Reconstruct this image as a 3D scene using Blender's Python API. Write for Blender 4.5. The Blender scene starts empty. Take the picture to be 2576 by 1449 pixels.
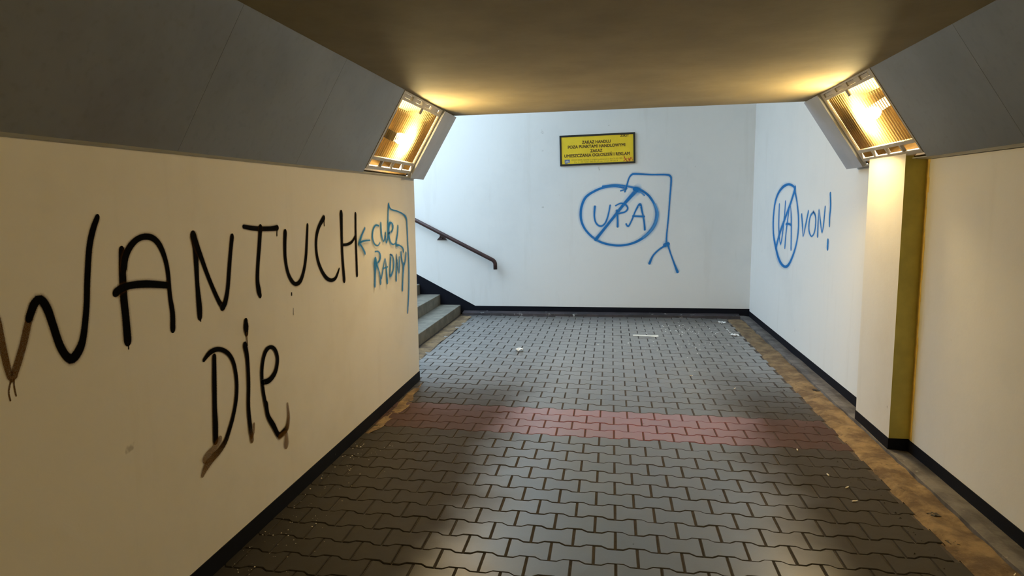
import bpy, math, random
from mathutils import Matrix, Vector, noise

# ------------------------------------------------------------------ camera, world, exposure
scene = bpy.context.scene
COL = scene.collection
cam_data = bpy.data.cameras.new('camera')
cam_data.sensor_width = 36.0
cam_data.lens = 24.008
cam_data.clip_start = 0.02
cam = bpy.data.objects.new('camera', cam_data)
COL.objects.link(cam)
cam.matrix_world = Matrix(((0.9897371, -0.00758638, 0.1426987, 0.0),
                           (0.14250109, 0.12698019, -0.98161575, 0.0),
                           (-0.010673, 0.99187624, 0.12675807, 1.617),
                           (0, 0, 0, 1)))
scene.camera = cam

world = bpy.data.worlds.new('overcast_sky')
scene.world = world
world.use_nodes = True
bg = world.node_tree.nodes['Background']
bg.inputs[0].default_value = (0.60, 0.80, 1.0, 1)
bg.inputs[1].default_value = 7.4

LAMP_POWER = 940.0          # emission strength of each bulb
LAMP_COLOR = (1.0, 0.85, 0.58)

scene.view_settings.view_transform = 'Standard'
scene.view_settings.look = 'None'
scene.view_settings.exposure = 0.0
scene.view_settings.gamma = 1.0
scene.view_settings.use_curve_mapping = False
scene.cycles.max_bounces = 10
scene.cycles.diffuse_bounces = 6
scene.cycles.transparent_max_bounces = 24
scene.cycles.caustics_reflective = False
scene.cycles.caustics_refractive = False
scene.cycles.sample_clamp_indirect = 6.0

rng = random.Random(7)

# ------------------------------------------------------------------ helpers
def mesh_obj(name, verts, faces, mat=None, parent=None, smooth=False):
    me = bpy.data.meshes.new(name)
    me.from_pydata([tuple(v) for v in verts], [], faces)
    if mat: me.materials.append(mat)
    if smooth:
        for p in me.polygons: p.use_smooth = True
    o = bpy.data.objects.new(name, me)
    COL.objects.link(o)
    if parent: o.parent = parent
    return o

class MB:
    """collects shapes, then makes ONE mesh object"""
    def __init__(s): s.v, s.f = [], []
    def add(s, verts, faces):
        b = len(s.v); s.v += [tuple(v) for v in verts]; s.f += [tuple(b + i for i in f) for f in faces]
    def box(s, x0, x1, y0, y1, z0, z1, fn=None):
        vs = [(x, y, z) for x in (x0, x1) for y in (y0, y1) for z in (z0, z1)]
        if fn: vs = [fn(*v) for v in vs]
        s.add(vs, [(0, 1, 3, 2), (4, 6, 7, 5), (0, 4, 5, 1), (2, 3, 7, 6), (0, 2, 6, 4), (1, 5, 7, 3)])
    def tube(s, pts, r, n=12):
        pts = [Vector(p) for p in pts]; b = len(s.v); m = len(pts)
        up = Vector((0, 1, 0))
        for i, p in enumerate(pts):
            t = (pts[min(i + 1, m - 1)] - pts[max(i - 1, 0)]).normalized()
            a = t.cross(up)
            if a.length < 1e-4: a = t.cross(Vector((1, 0, 0)))
            a.normalize(); c = t.cross(a)
            rr = r[i] if isinstance(r, (list, tuple)) else r
            for k in range(n):
                th = 2 * math.pi * k / n
                s.v.append(tuple(p + a * (rr * math.cos(th)) + c * (rr * math.sin(th))))
        for i in range(m - 1):
            for k in range(n):
                s.f.append((b + i * n + k, b + i * n + (k + 1) % n, b + (i + 1) * n + (k + 1) % n, b + (i + 1) * n + k))
        s.f.append(tuple(b + k for k in reversed(range(n))))
        s.f.append(tuple(b + (m - 1) * n + k for k in range(n)))
    def build(s, name, mat, parent=None, smooth=False, bevel=0.0):
        o = mesh_obj(name, s.v, s.f, mat, parent, smooth)
        if bevel:
            md = o.modifiers.new('bevel', 'BEVEL'); md.width = bevel; md.segments = 2; md.limit_method = 'ANGLE'
        return o

def tag(o, label, cat=None, group=None, kind=None):
    o['label'] = label
    if cat: o['category'] = cat
    if group: o['group'] = group
    if kind: o['kind'] = kind
    return o

def empty(name, mat_world):
    o = bpy.data.objects.new(name, None)
    o.empty_display_size = 0.1
    COL.objects.link(o)
    o.matrix_world = mat_world
    return o

# ------------------------------------------------------------------ materials
class NT:
    def __init__(s, name):
        s.m = bpy.data.materials.new(name); s.m.use_nodes = True
        s.t = s.m.node_tree; s.n = s.t.nodes; s.l = s.t.links
        s.p = s.n['Principled BSDF']; s.out = s.n['Material Output']
    def node(s, typ, **kw):
        n = s.n.new(typ)
        for k, v in kw.items():
            if k.startswith('i_'):
                key = k[2:].replace('_', ' ')
                n.inputs[key].default_value = v
            else: setattr(n, k, v)
        return n
    def link(s, a, b): s.l.new(a, b)
    def pos(s):
        return s.node('ShaderNodeNewGeometry').outputs['Position']
    def noise(s, scale, detail=4.0, rough=0.6, vec=None, stretch=None):
        v = vec or s.pos()
        if stretch:
            mp = s.node('ShaderNodeMapping'); mp.inputs['Scale'].default_value = stretch
            s.link(v, mp.inputs['Vector']); v = mp.outputs[0]
        n = s.node('ShaderNodeTexNoise'); n.inputs['Scale'].default_value = scale
        n.inputs['Detail'].default_value = detail; n.inputs['Roughness'].default_value = rough
        s.link(v, n.inputs['Vector']); return n.outputs['Fac']
    def ramp(s, fac, a, b):
        r = s.node('ShaderNodeMapRange', interpolation_type='SMOOTHSTEP')
        r.inputs['From Min'].default_value = a; r.inputs['From Max'].default_value = b
        s.link(fac, r.inputs['Value']); return r.outputs[0]
    def math(s, op, a, b=None):
        n = s.node('ShaderNodeMath', operation=op)
        for i, x in enumerate((a, b)):
            if x is None: continue
            if isinstance(x, (int, float)): n.inputs[i].default_value = x
            else: s.link(x, n.inputs[i])
        return n.outputs[0]
    def mix(s, fac, a, b, typ='MIX'):
        n = s.node('ShaderNodeMix', data_type='RGBA', blend_type=typ)
        for k, x in ((0, fac), (6, a), (7, b)):
            if isinstance(x, (int, float)): n.inputs[k].default_value = x
            elif isinstance(x, tuple): n.inputs[k].default_value = (*x, 1)
            else: s.link(x, n.inputs[k])
        return n.outputs[2]
    def bump(s, h, strength, dist):
        b = s.node('ShaderNodeBump'); b.inputs['Strength'].default_value = strength; b.inputs['Distance'].default_value = dist
        s.link(h, b.inputs['Height']); s.link(b.outputs[0], s.p.inputs['Normal'])
    def set(s, color=None, rough=None, metal=None, spec=None):
        for key, x in (('Base Color', color), ('Roughness', rough), ('Metallic', metal), ('Specular IOR Level', spec)):
            if x is None: continue
            if isinstance(x, tuple): s.p.inputs[key].default_value = (*x, 1)
            elif isinstance(x, (int, float)): s.p.inputs[key].default_value = x
            else: s.link(x, s.p.inputs[key])
        return s.m

def wall_paint(name, base, grime, grime_amount=0.55):
    t = NT(name)
    big = t.ramp(t.noise(0.9, 5, 0.65), 0.45, 0.75)
    c = t.mix(t.math('MULTIPLY', big, grime_amount), base, grime)
    runs = t.ramp(t.noise(1.0, 6, 0.6, stretch=(6, 6, 0.7)), 0.58, 0.72)
    c = t.mix(t.math('MULTIPLY', runs, 0.07), c, (0.45, 0.40, 0.32))
    spots = t.ramp(t.noise(9.0, 3, 0.5), 0.735, 0.80)
    c = t.mix(t.math('MULTIPLY', spots, 0.5), c, (0.22, 0.19, 0.15))
    t.bump(t.noise(55, 4, 0.6), 0.12, 0.004)
    return t.set(c, 0.62)

def plain(name, col, rough=0.5, metal=0.0, var=0.25, scale=8.0, bump=0.0, spec=None):
    t = NT(name)
    f = t.noise(scale, 5, 0.6)
    dark = tuple(c * (1 - var) for c in col); light = tuple(min(1, c * (1 + var)) for c in col)
    c = t.mix(t.ramp(f, 0.3, 0.7), dark, light)
    if bump: t.bump(t.noise(scale * 6, 4, 0.6), bump, 0.004)
    return t.set(c, rough, metal, spec)

M = {}
M['wall'] = wall_paint('cream_wall_paint', (0.80, 0.775, 0.71), (0.68, 0.64, 0.55))
M['wall_white'] = wall_paint('white_wall_paint', (0.82, 0.82, 0.80), (0.72, 0.73, 0.72), 0.5)
M['olive'] = plain('olive_yellow_paint', (0.52, 0.46, 0.10), 0.6, var=0.12, scale=6)
M['yellow_edge'] = plain('yellow_paint_bleed', (0.80, 0.58, 0.16), 0.6, var=0.15, scale=14)
M['ceiling'] = plain('ceiling_plaster', (0.27, 0.235, 0.150), 0.8, var=0.12, scale=2.5, bump=0.3)
M['concrete'] = plain('raw_concrete', (0.36, 0.35, 0.33), 0.85, var=0.2, scale=4, bump=0.3)
M['sand'] = plain('joint_sand', (0.055, 0.045, 0.04), 0.95, var=0.3, scale=20, bump=0.4)
M['step'] = plain('step_concrete', (0.165, 0.155, 0.125), 0.75, var=0.25, scale=7, bump=0.3)
M['rail'] = plain('dark_red_brown_rail_paint', (0.045, 0.019, 0.018), 0.4, var=0.25, scale=14)
M['sign_black'] = plain('black_sign_frame', (0.012, 0.013, 0.011), 0.5, var=0.2)
M['sign_yellow'] = plain('yellow_sign_print', (0.90, 0.64, 0.03), 0.45, var=0.05, scale=5)
M['sign_ink'] = plain('brown_black_sign_ink', (0.13, 0.075, 0.008), 0.5, var=0.1)
M['sign_fine'] = plain('ochre_fine_print', (0.30, 0.19, 0.012), 0.5, var=0.1)
M['sign_blue'] = plain('grey_blue_emblem_print', (0.16, 0.20, 0.30), 0.5, var=0.1)
M['sign_white'] = plain('pale_emblem_print', (0.55, 0.56, 0.56), 0.5, var=0.1)
M['sign_red'] = plain('red_marker', (0.62, 0.06, 0.03), 0.5, var=0.1)
M['lamp_frame'] = plain('grey_lamp_enamel', (0.42, 0.41, 0.40), 0.45, var=0.1, scale=12)
M['lamp_inner'] = plain('dark_lamp_housing', (0.020, 0.011, 0.003), 0.8, var=0.35, scale=12, spec=0.02)  # interior darkened to hold down the glow seen through lens and slots
M['clip'] = plain('grey_clip_metal', (0.16, 0.15, 0.14), 0.4, var=0.1)
M['paper'] = plain('white_paper', (0.85, 0.86, 0.86), 0.7, var=0.06)
M['butt'] = plain('cigarette_paper', (0.78, 0.72, 0.62), 0.7, var=0.1)
M['rubbish'] = plain('dark_rubbish', (0.025, 0.02, 0.016), 0.7, var=0.2)

# grey sheet metal of the sloping panels, with dust smudges
t = NT('grey_panel_paint')
sm = t.ramp(t.noise(0.9, 5, 0.6), 0.42, 0.68)
c = t.mix(t.math('MULTIPLY', sm, 0.5), (0.19, 0.205, 0.225), (0.10, 0.10, 0.098))
c = t.mix(t.math('MULTIPLY', t.ramp(t.noise(30, 3, 0.5), 0.5, 0.8), 0.25), c, (0.10, 0.095, 0.085))
M['panel'] = t.set(c, 0.33)
M['panel_end'] = plain('blue_grey_panel_paint', (0.37, 0.41, 0.50), 0.45, var=0.08, scale=4)
M['panel_back'] = plain('dark_panel_gap', (0.03, 0.028, 0.025), 0.8, var=0.2)
M['lip'] = plain('pale_panel_lip', (0.48, 0.49, 0.46), 0.5, var=0.1)

# black painted skirting with chips
t = NT('black_skirting_paint')
chips = t.ramp(t.noise(11, 5, 0.65), 0.70, 0.78)
c = t.mix(t.math('MULTIPLY', chips, 0.55), (0.007, 0.008, 0.013), (0.30, 0.28, 0.26))
M['skirting'] = t.set(c, 0.6, spec=0.1)

# grey mortar fillet along the foot of the walls
t = NT('grey_mortar_fillet')
c = t.mix(t.ramp(t.noise(5, 6, 0.65), 0.35, 0.65), (0.15, 0.14, 0.135), (0.05, 0.045, 0.045))
c = t.mix(t.math('MULTIPLY', t.ramp(t.noise(16, 4, 0.6), 0.66, 0.75), 0.5), c, (0.5, 0.48, 0.46))
t.bump(t.noise(40, 4, 0.6), 0.3, 0.004)
M['fillet'] = t.set(c, 0.7)
t = NT('dark_mortar_fillet')
c = t.mix(t.ramp(t.noise(5, 6, 0.65), 0.35, 0.65), (0.05, 0.04, 0.045), (0.02, 0.018, 0.022))
c = t.mix(t.math('MULTIPLY', t.ramp(t.noise(9, 5, 0.65), 0.60, 0.70), 0.6), c, (0.5, 0.5, 0.48))
M['fillet_dark'] = t.set(c, 0.6)

# sandy dirt
t = NT('sandy_dirt')
c = t.mix(t.ramp(t.noise(6, 6, 0.7), 0.35, 0.68), (0.10, 0.064, 0.034), (0.26, 0.18, 0.092))
c = t.mix(t.math('MULTIPLY', t.ramp(t.noise(22, 4, 0.6), 0.60, 0.72), 0.7), c, (0.05, 0.035, 0.022))
t.bump(t.noise(45, 5, 0.7), 0.6, 0.01)
M['dirt'] = t.set(c, 0.95)

# concrete pavers: a tone of their own each, worn smooth along the walked middle, dirt plus painted shade along the walls and inside the tunnel
def paver_mat(name, c0, c1, shade_amount=0.62):
    t = NT(name)
    oi = t.node('ShaderNodeObjectInfo').outputs['Random']
    at = t.node('ShaderNodeAttribute', attribute_name='tone').outputs['Fac']
    r = t.math('FRACT', t.math('ADD', oi, at))
    c = t.mix(r, c0, c1)
    c = t.mix(t.math('MULTIPLY', t.ramp(t.noise(7, 5, 0.65), 0.45, 0.75), 0.35), c, tuple(x * 0.5 for x in c0))
    c = t.mix(t.math('MULTIPLY', t.ramp(t.noise(60, 3, 0.6), 0.55, 0.75), 0.25), c, tuple(min(1, x * 1.7) for x in c1))
    sep = t.node('ShaderNodeSeparateXYZ'); t.link(t.pos(), sep.inputs[0])
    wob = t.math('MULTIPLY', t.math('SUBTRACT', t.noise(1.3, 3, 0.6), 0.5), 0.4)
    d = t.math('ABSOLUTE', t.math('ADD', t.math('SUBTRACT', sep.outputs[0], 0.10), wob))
    tunnel_shade = t.ramp(t.math('ADD', sep.outputs[1], t.math('MULTIPLY', wob, 1.6)), 7.2, 4.8)   # tunnel dimness put into the colour, fading out on the landing
    edge = t.ramp(d, 0.48, 1.05)                       # 0 on the walked, daylit middle, 1 in wallside dirt and painted shade
    edge = t.math('MULTIPLY', edge, t.math('ADD', 0.25, t.math('MULTIPLY', tunnel_shade, 0.75)))
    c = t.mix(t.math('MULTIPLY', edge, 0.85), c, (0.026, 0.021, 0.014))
    c = t.mix(t.math('MULTIPLY', tunnel_shade, shade_amount), c, (0.026, 0.022, 0.020))
    rough = t.math('ADD', 0.24, t.math('MULTIPLY', edge, 0.35))
    rough = t.math('ADD', rough, t.math('MULTIPLY', t.noise(14, 4, 0.6), 0.12))
    t.bump(t.noise(120, 4, 0.65), 0.15, 0.002)
    spec = t.math('SUBTRACT', 1.0, t.math('MULTIPLY', edge, 0.85))
    t.link(t.math('SUBTRACT', 1.0, edge), t.p.inputs['Coat Weight'])    # polished walking line, coat strongest in the daylight pool
    t.p.inputs['Coat Roughness'].default_value = 0.30; t.p.inputs['Coat IOR'].default_value = 1.75
    return t.set(c, rough, spec=spec)
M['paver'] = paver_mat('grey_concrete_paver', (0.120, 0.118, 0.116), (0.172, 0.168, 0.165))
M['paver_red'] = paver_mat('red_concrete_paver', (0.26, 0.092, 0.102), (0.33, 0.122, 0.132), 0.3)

def rough_edge(m, name):                                 # worn, matt chamfers of the same pavers
    c_ = m.copy(); c_.name = name; p_ = c_.node_tree.nodes['Principled BSDF']
    for key, val in (('Roughness', 0.85), ('Coat Weight', 0.0), ('Specular IOR Level', 0.2)):
        for lk in list(p_.inputs[key].links): c_.node_tree.links.remove(lk)
        p_.inputs[key].default_value = val
    return c_
EDGE = {'paver': rough_edge(M['paver'], 'grey_paver_chamfer'), 'paver_red': rough_edge(M['paver_red'], 'red_paver_chamfer')}
def chamfer_faces(me, key):
    me.materials.append(EDGE[key])
    for i_, q in enumerate(me.polygons):
        if i_ % 27 < 24: q.material_index = 1

# spray paint: soft-edged film on the wall, density stored per vertex
def spray_mat(name, col, thin_col):
    t = NT(name)
    a = t.node('ShaderNodeAttribute', attribute_name='dens').outputs['Fac']
    sp = t.math('SUBTRACT', t.noise(420, 2, 0.6), 0.5)
    mid = t.math('MULTIPLY', t.math('MULTIPLY', a, t.math('SUBTRACT', 1.0, a)), 4.0)
    al = t.node('ShaderNodeClamp')
    t.link(t.math('ADD', a, t.math('MULTIPLY', mid, t.math('MULTIPLY', sp, 1.1))), al.inputs[0])
    th = t.node('ShaderNodeAttribute', attribute_name='body').outputs['Fac']
    c = t.mix(t.math('MULTIPLY', t.ramp(th, 0.3, 0.9), t.ramp(a, 0.25, 0.85)), thin_col, col)
    t.link(al.outputs[0], t.p.inputs['Alpha'])
    return t.set(c, 0.8, spec=0.04)
M['spray_k'] = spray_mat('black_spray_paint', (0.002, 0.0018, 0.0018), (0.15, 0.068, 0.010))
M['spray_b'] = spray_mat('blue_spray_paint', (0.022, 0.190, 0.52), (0.14, 0.43, 0.82))

# lamp glass: lets tinted light through and scatters a part of it
LENS_SCATTER = 0.13
t = NT('ribbed_yellow_lens')
t.n.remove(t.p)
tr = t.node('ShaderNodeBsdfTransparent'); tr.inputs[0].default_value = (0.97, 0.86, 0.58, 1)
tl = t.node('ShaderNodeBsdfTranslucent'); tl.inputs[0].default_value = (0.90, 0.66, 0.22, 1)
gl = t.node('ShaderNodeBsdfGlossy'); gl.inputs['Roughness'].default_value = 0.15; gl.inputs[0].default_value = (0.8, 0.75, 0.6, 1)
m1 = t.node('ShaderNodeMixShader'); m1.inputs[0].default_value = LENS_SCATTER
t.link(tr.outputs[0], m1.inputs[1]); t.link(tl.outputs[0], m1.inputs[2])
fr = t.node('ShaderNodeFresnel'); fr.inputs[0].default_value = 1.4
m2 = t.node('ShaderNodeMixShader'); t.link(fr.outputs[0], m2.inputs[0])
t.link(m1.outputs[0], m2.inputs[1]); t.link(gl.outputs[0], m2.inputs[2])
t.link(m2.outputs[0], t.out.inputs['Surface'])
M['lens'] = t.m
mg = t.m.copy(); mg.name = 'amber_lens_groove'
for nd in mg.node_tree.nodes:
    if nd.type == 'BSDF_TRANSPARENT': nd.inputs[0].default_value = (0.50, 0.30, 0.07, 1)
    if nd.type == 'BSDF_TRANSLUCENT': nd.inputs[0].default_value = (0.35, 0.19, 0.03, 1)
M['lens_groove'] = mg
t = NT('lit_bulb')
t.p.inputs['Emission Color'].default_value = (*LAMP_COLOR, 1)
t.p.inputs['Emission Strength'].default_value = LAMP_POWER
M['bulb'] = t.set((0.9, 0.8, 0.6), 0.4)

# ------------------------------------------------------------------ dimensions (metres)
XL, XR = -1.719, 1.88          # faces of the side walls
YB, YF = -8.0, 9.58            # back end of the subway, face of the far wall
YC = 5.895                     # corner where the left wall stops and the stairs begin
ZW, ZC = 1.812, 2.348          # top of the side walls, tunnel ceiling
ZL = 4.3                      # ceiling of the landing

# ------------------------------------------------------------------ setting
def struct(name, boxes, mat, label, cat):
    mb = MB()
    for b in boxes: mb.box(*b)
    return tag(mb.build(name, mat), label, cat, kind='structure')

floor = struct('floor', [(-2.6, 2.2, YB - 0.2, YF + 0.2, -0.2, -0.006)], M['sand'],
               'subway floor laid with interlocking bone-shaped concrete pavers', 'floor')
wall_left = struct('wall_left', [(XL - 0.42, XL, YB, YC, -0.1, ZW + 0.004), (XL - 0.42, XL - 0.38, YB, YC, ZW + 0.004, ZC + 0.1), (XL - 0.38, XL, YC - 0.05, YC, ZW + 0.004, ZC + 0.1)], M['wall'],
                   'cream left wall sprayed with large black lettering', 'wall')
wall_right = struct('wall_right', [(XR, XR + 0.42, YB, 5.68, -0.1, ZW + 0.024), (XR + 0.38, XR + 0.42, YB, 5.68, ZW + 0.024, ZL + 0.2), (XR, XR + 0.42, 5.68, YF + 0.3, -0.1, ZL + 0.2)], M['wall_white'],
                    'pale right wall running from the tunnel into the landing', 'wall')
wall_far = struct('wall_far', [(-9.6, XR, YF, YF + 0.3, -0.1, 4.6)], M['wall_white'],
                  'white end wall of the landing carrying the yellow sign', 'wall')
wall_back = struct('wall_back', [(XL - 0.3, XR + 0.3, YB - 0.3, YB, -0.1, ZC + 0.1)], M['wall'],
                   'cream wall closing the far end of the tunnel behind', 'wall')
wall_stair = struct('wall_stair', [(-9.6, XL - 0.42, YC - 0.3, YC, -0.1, 4.4)], M['wall_white'],
                    'white side wall of the open stairwell', 'wall')
pil = MB(); pil.box(1.76, XR, 4.49, 5.08, -0.05, ZW + 0.06)
pilaster = tag(pil.build('wall_pilaster', M['wall']), 'shallow cream pilaster standing against the right wall under the lamp', 'pilaster', kind='structure')
p = MB(); p.box(1.7605, XR, 4.4885, 4.49, 0.09, ZW + 0.05)
tag(p.build('painted_face', M['olive'], pilaster), 'olive-yellow painted narrow face')
p = MB()
for i in range(40):
    z0 = 0.09 + i * 0.0443; w = 0.02 + 0.012 * noise.noise(Vector((0, 0, i * 0.35)))
    p.add([(XR - 0.0008, 4.4875, z0), (XR - 0.0008, 4.4875 - w * 2.0, z0), (XR - 0.0008, 4.4875 - w * 2.0, z0 + 0.0443), (XR - 0.0008, 4.4875, z0 + 0.0443)], [(0, 1, 2, 3)])
tag(p.build('paint_bleed', M['yellow_edge'], wall_right), 'yellow paint edge beside the pilaster')

# tunnel ceiling slab, skewed end like the photograph's ceiling edge; landing ceiling above it
mb = MB()
def skew(x, y, z):
    return (x, y if y < 0 else min(5.895, 5.895 - 0.0885 * (x + 1.344) + (0.012 * noise.noise(Vector((x * 4, 1, 0))) if abs(x) < 1.4 else 0)), z)
xs = [XL - 0.42] + [-1.4 + 0.1 * i for i in range(30)] + [XR + 0.42]
v = []; f = []
for x in xs:
    for (y, z) in ((YB, ZC), (1, ZC), (1, ZL + 0.2), (YB, ZL + 0.2)): v.append(skew(x, y, z))
for i in range(len(xs) - 1):
    a, b = i * 4, i * 4 + 4
    for k in range(4): f.append((a + k, a + (k + 1) % 4, b + (k + 1) % 4, b + k))
f.append((3, 2, 1, 0)); n4 = (len(xs) - 1) * 4; f.append((n4, n4 + 1, n4 + 2, n4 + 3))
ceiling = tag(mesh_obj('ceiling', v, f, M['ceiling']), 'low dull beige concrete ceiling of the tunnel', 'ceiling', kind='structure')
struct('ceiling_landing', [(-2.5, XR + 0.3, 5.95, YF + 0.3, ZL, ZL + 0.25)], M['wall_white'], 'higher white ceiling over the landing', 'ceiling')

# black skirting
def skirting(name, boxes, label):
    mb = MB()
    for b in boxes: mb.box(*b)
    return tag(mb.build(name, M['skirting'], bevel=0.002), label, 'skirting', kind='structure')
skirting('baseboard_left', [(XL - 0.001, XL + 0.004, YB, YC + 0.004, -0.005, 0.088)], 'black painted skirting along the foot of the lettered left wall')
skirting('baseboard_right', [(XR - 0.004, XR + 0.001, YB, YF, -0.005, 0.088)], 'black painted skirting along the foot of the right wall')
skirting('baseboard_pilaster', [(1.756, XR, 4.4845, 5.084, -0.005, 0.092)], 'black painted skirting wrapped round the pilaster')
mb = MB()                                                 # far wall: level skirting, then it climbs with the stairs
zt = 0.118
def zrun(x): return zt + max(0.0, (-1.93 - x)) * 0.53
prof = [XR, -1.93, -2.7, -9.5]
v = []
for x in prof: v += [(x, YF - 0.005, -0.05), (x, YF - 0.005, zrun(x)), (x, YF + 0.002, zrun(x)), (x, YF + 0.002, -0.05)]
f = []
for i in range(3):
    a, b = i * 4, i * 4 + 4
    for k in range(4): f.append((a + k, a + (k + 1) % 4, b + (k + 1) % 4, b + k))
f += [(0, 1, 2, 3), (15, 14, 13, 12)]
tag(mesh_obj('baseboard_far', v, f, M['skirting']), 'black skirting of the end wall climbing up beside the steps', 'skirting', kind='structure')

# mortar fillets
def fillet(name, rows, mat, label):
    v = []; f = []
    n = len(rows[0])
    for r in rows: v += r
    for i in range(len(rows) - 1):
        for k in range(n - 1): f.append((i * n + k, i * n + k + 1, (i + 1) * n + k + 1, (i + 1) * n + k))
    return tag(mesh_obj(name, v, f, mat, smooth=False), label, 'mortar fillet', kind='structure')
rows = []
y = YB
while y < YF:
    e = 1.742 + 0.010 * noise.noise(Vector((y * 1.7, 3, 0))) + 0.006 * noise.noise(Vector((y * 9, 5, 0)))
    h = 0.020 + 0.006 * noise.noise(Vector((y * 2.1, 9, 0)))
    rows.append([(e, y, -0.02), (e + 0.004, y, h + 0.004), (e + 0.07, y, h + 0.002), (XR - 0.03, y, h - 0.004), (XR + 0.0, y, h - 0.006)])
    y += 0.06
fillet('trim_3', rows, M['fillet'], 'grey mortar ledge along the right wall behind the dirt strip')
rows = []
x = -2.10
while x < 1.75:
    e = 9.462 + 0.006 * noise.noise(Vector((x * 3, 3, 0)))
    h = 0.030 + 0.004 * noise.noise(Vector((x * 4, 9, 0)))
    rows.append([(x, e, -0.02), (x, e + 0.004, h), (x, e + 0.06, h + 0.006), (x, YF - 0.02, h + 0.014), (x, YF, h + 0.02)])
    x += 0.06
fillet('trim_4', rows, M['fillet_dark'], 'dark mortar ledge along the foot of the end wall')

# ------------------------------------------------------------------ pavers
DX, DY, X0, Y0, SH = 0.2, 0.1503, 0.0322, 3.4246, -0.0478
def outline(gx=0.0034, gy=0.0022, inset=0.0, amp=0.0105):
    L = DX / 2 - gx - inset; w = DY / 2 - gy - inset
    a, b = 0.036, 0.064
    pts = [(-L, w + amp), (-b, w + amp), (-a, w - amp), (a, w - amp), (b, w + amp), (L, w + amp)]
    return pts + [(-x, -y) for x, y in pts]
def paver_geo(ox=0.0, oy=0.0, x_lo=-9, x_hi=9, dz=0.0, tilt=(0, 0)):
    o0, o1 = outline(), outline(inset=0.004)
    v = []
    for pts, z in ((o0, -0.03), (o0, -0.0035), (o1, 0.0)):
        for (x, y) in pts:
            X = min(max(ox + x, x_lo), x_hi)
            v.append((X, oy + y + SH * x, z + dz + tilt[0] * x + tilt[1] * y))
    n = 12; f = []
    for r in range(2):
        for k in range(n):
            a = r * n + k; b = r * n + (k + 1) % n
            f.append((a, a + n, b + n, b))
    top = [2 * n + k for k in range(n)][::-1]
    f.append((top[11 - 0], top[11 - 1], top[11 - 2], top[11 - 9], top[11 - 10], top[11 - 11])[::-1])
    f.append((top[11 - 2], top[11 - 3], top[11 - 8], top[11 - 9])[::-1])
    f.append((top[11 - 3], top[11 - 4], top[11 - 5], top[11 - 6], top[11 - 7], top[11 - 8])[::-1])
    return v, f
def paver_mesh(key):
    v, f = paver_geo()
    me = bpy.data.meshes.new('paver'); me.from_pydata(v, [], f); me.materials.append(M[key]); chamfer_faces(me, key); return me
me_grey, me_red = paver_mesh('paver'), paver_mesh('paver_red')
def in_floor(x, y):
    lo = XL if y < YC + 0.02 else -1.95
    return lo - 0.09 < x < 1.62 and YB < y < 9.47
cells = []
for j in range(-77, 44):
    ph = X0 + (DX / 2 if j % 2 else 0)
    for i in range(-12, 10):
        x = ph + (i + 0.5) * DX
        y = Y0 + j * DY + SH * x
        if in_floor(x, y): cells.append((x, y, j))
def in_view(x, y):
    q = cam.matrix_world.inverted() @ Vector((x, y, 0))
    if q.z > -0.3: return False
    u = q.x / -q.z / 0.7498; w = q.y / -q.z / 0.4218
    return abs(u) < 1.03 and abs(w) < 1.06
seen = sorted([c for c in cells if in_view(c[0], c[1])], key=lambda c: c[1])
single = set(seen[:300])
stuff = {0: ([], [], []), 1: ([], [], [])}
for (x, y, j) in cells:
    red = 8 <= j <= 11
    lo = XL + 0.002 if y < YC + 0.02 else -1.98
    hi = 1.555
    if (x, y, j) in single:
        dz = rng.uniform(-0.0012, 0.0012); ti = (rng.uniform(-0.008, 0.008), rng.uniform(-0.010, 0.010))
        if x - 0.1 < lo or x + 0.1 > hi:
            v, f = paver_geo(x, y, lo, hi, dz, ti)
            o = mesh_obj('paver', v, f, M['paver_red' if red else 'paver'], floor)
            if len(o.data.polygons) == 27: chamfer_faces(o.data, 'paver_red' if red else 'paver')
        else:
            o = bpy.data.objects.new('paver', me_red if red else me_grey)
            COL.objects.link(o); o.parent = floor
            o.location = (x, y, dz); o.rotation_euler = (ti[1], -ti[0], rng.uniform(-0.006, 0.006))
    else:
        v, f = paver_geo(x, y, lo, hi, rng.uniform(-0.0012, 0.0012), (rng.uniform(-0.008, 0.008), rng.uniform(-0.010, 0.010)))
        V, F, T = stuff[1 if red else 0]; b = len(V)
        V += v; F += [tuple(b + k for k in q) for q in f]; T += [rng.random()] * len(v)
for k, (V, F, T) in stuff.items():
    if not V: continue
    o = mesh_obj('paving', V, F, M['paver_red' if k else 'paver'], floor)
    o['kind'] = 'stuff'
    if len(o.data.polygons) % 27 == 0: chamfer_faces(o.data, 'paver_red' if k else 'paver')
    a = o.data.attributes.new('tone', 'FLOAT', 'POINT'); a.data.foreach_set('value', T)

# ------------------------------------------------------------------ dirt and crumbs
def dirt(name, y0, y1, lo_fn, hi_fn, h, label, n=9, step=0.03):
    v = []; f = []; y = y0; rows = 0
    while y <= y1 + 1e-6:
        lo, hi = lo_fn(y), hi_fn(y)
        for k in range(n):
            s = k / (n - 1)
            x = lo + (hi - lo) * s
            b = min(1.0, 4.0 * min(s + 0.0, 1.0 - s * 0.55)) if k else 0
            e = min(1.0, (y - y0) / 0.1, (y1 - y) / 0.1)
            z = -0.012 + (h + 0.012) * b * max(0.0, e) * (0.75 + 0.6 * noise.noise(Vector((x * 9, y * 5, 2)))) + 0.003 * noise.noise(Vector((x * 40, y * 40, 2)))
            v.append((x, y, z))
        rows += 1; y += step
    for r in range(rows - 1):
        for k in range(n - 1): f.append((r * n + k, r * n + k + 1, (r + 1) * n + k + 1, (r + 1) * n + k))
    return tag(mesh_obj(name, v, f, M['dirt'], smooth=True), label, 'dirt', kind='stuff')
wob = lambda y, s, a: a * noise.noise(Vector((y * 1.4, s, 0))) + a * 0.6 * noise.noise(Vector((y * 6, s, 1)))
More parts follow.
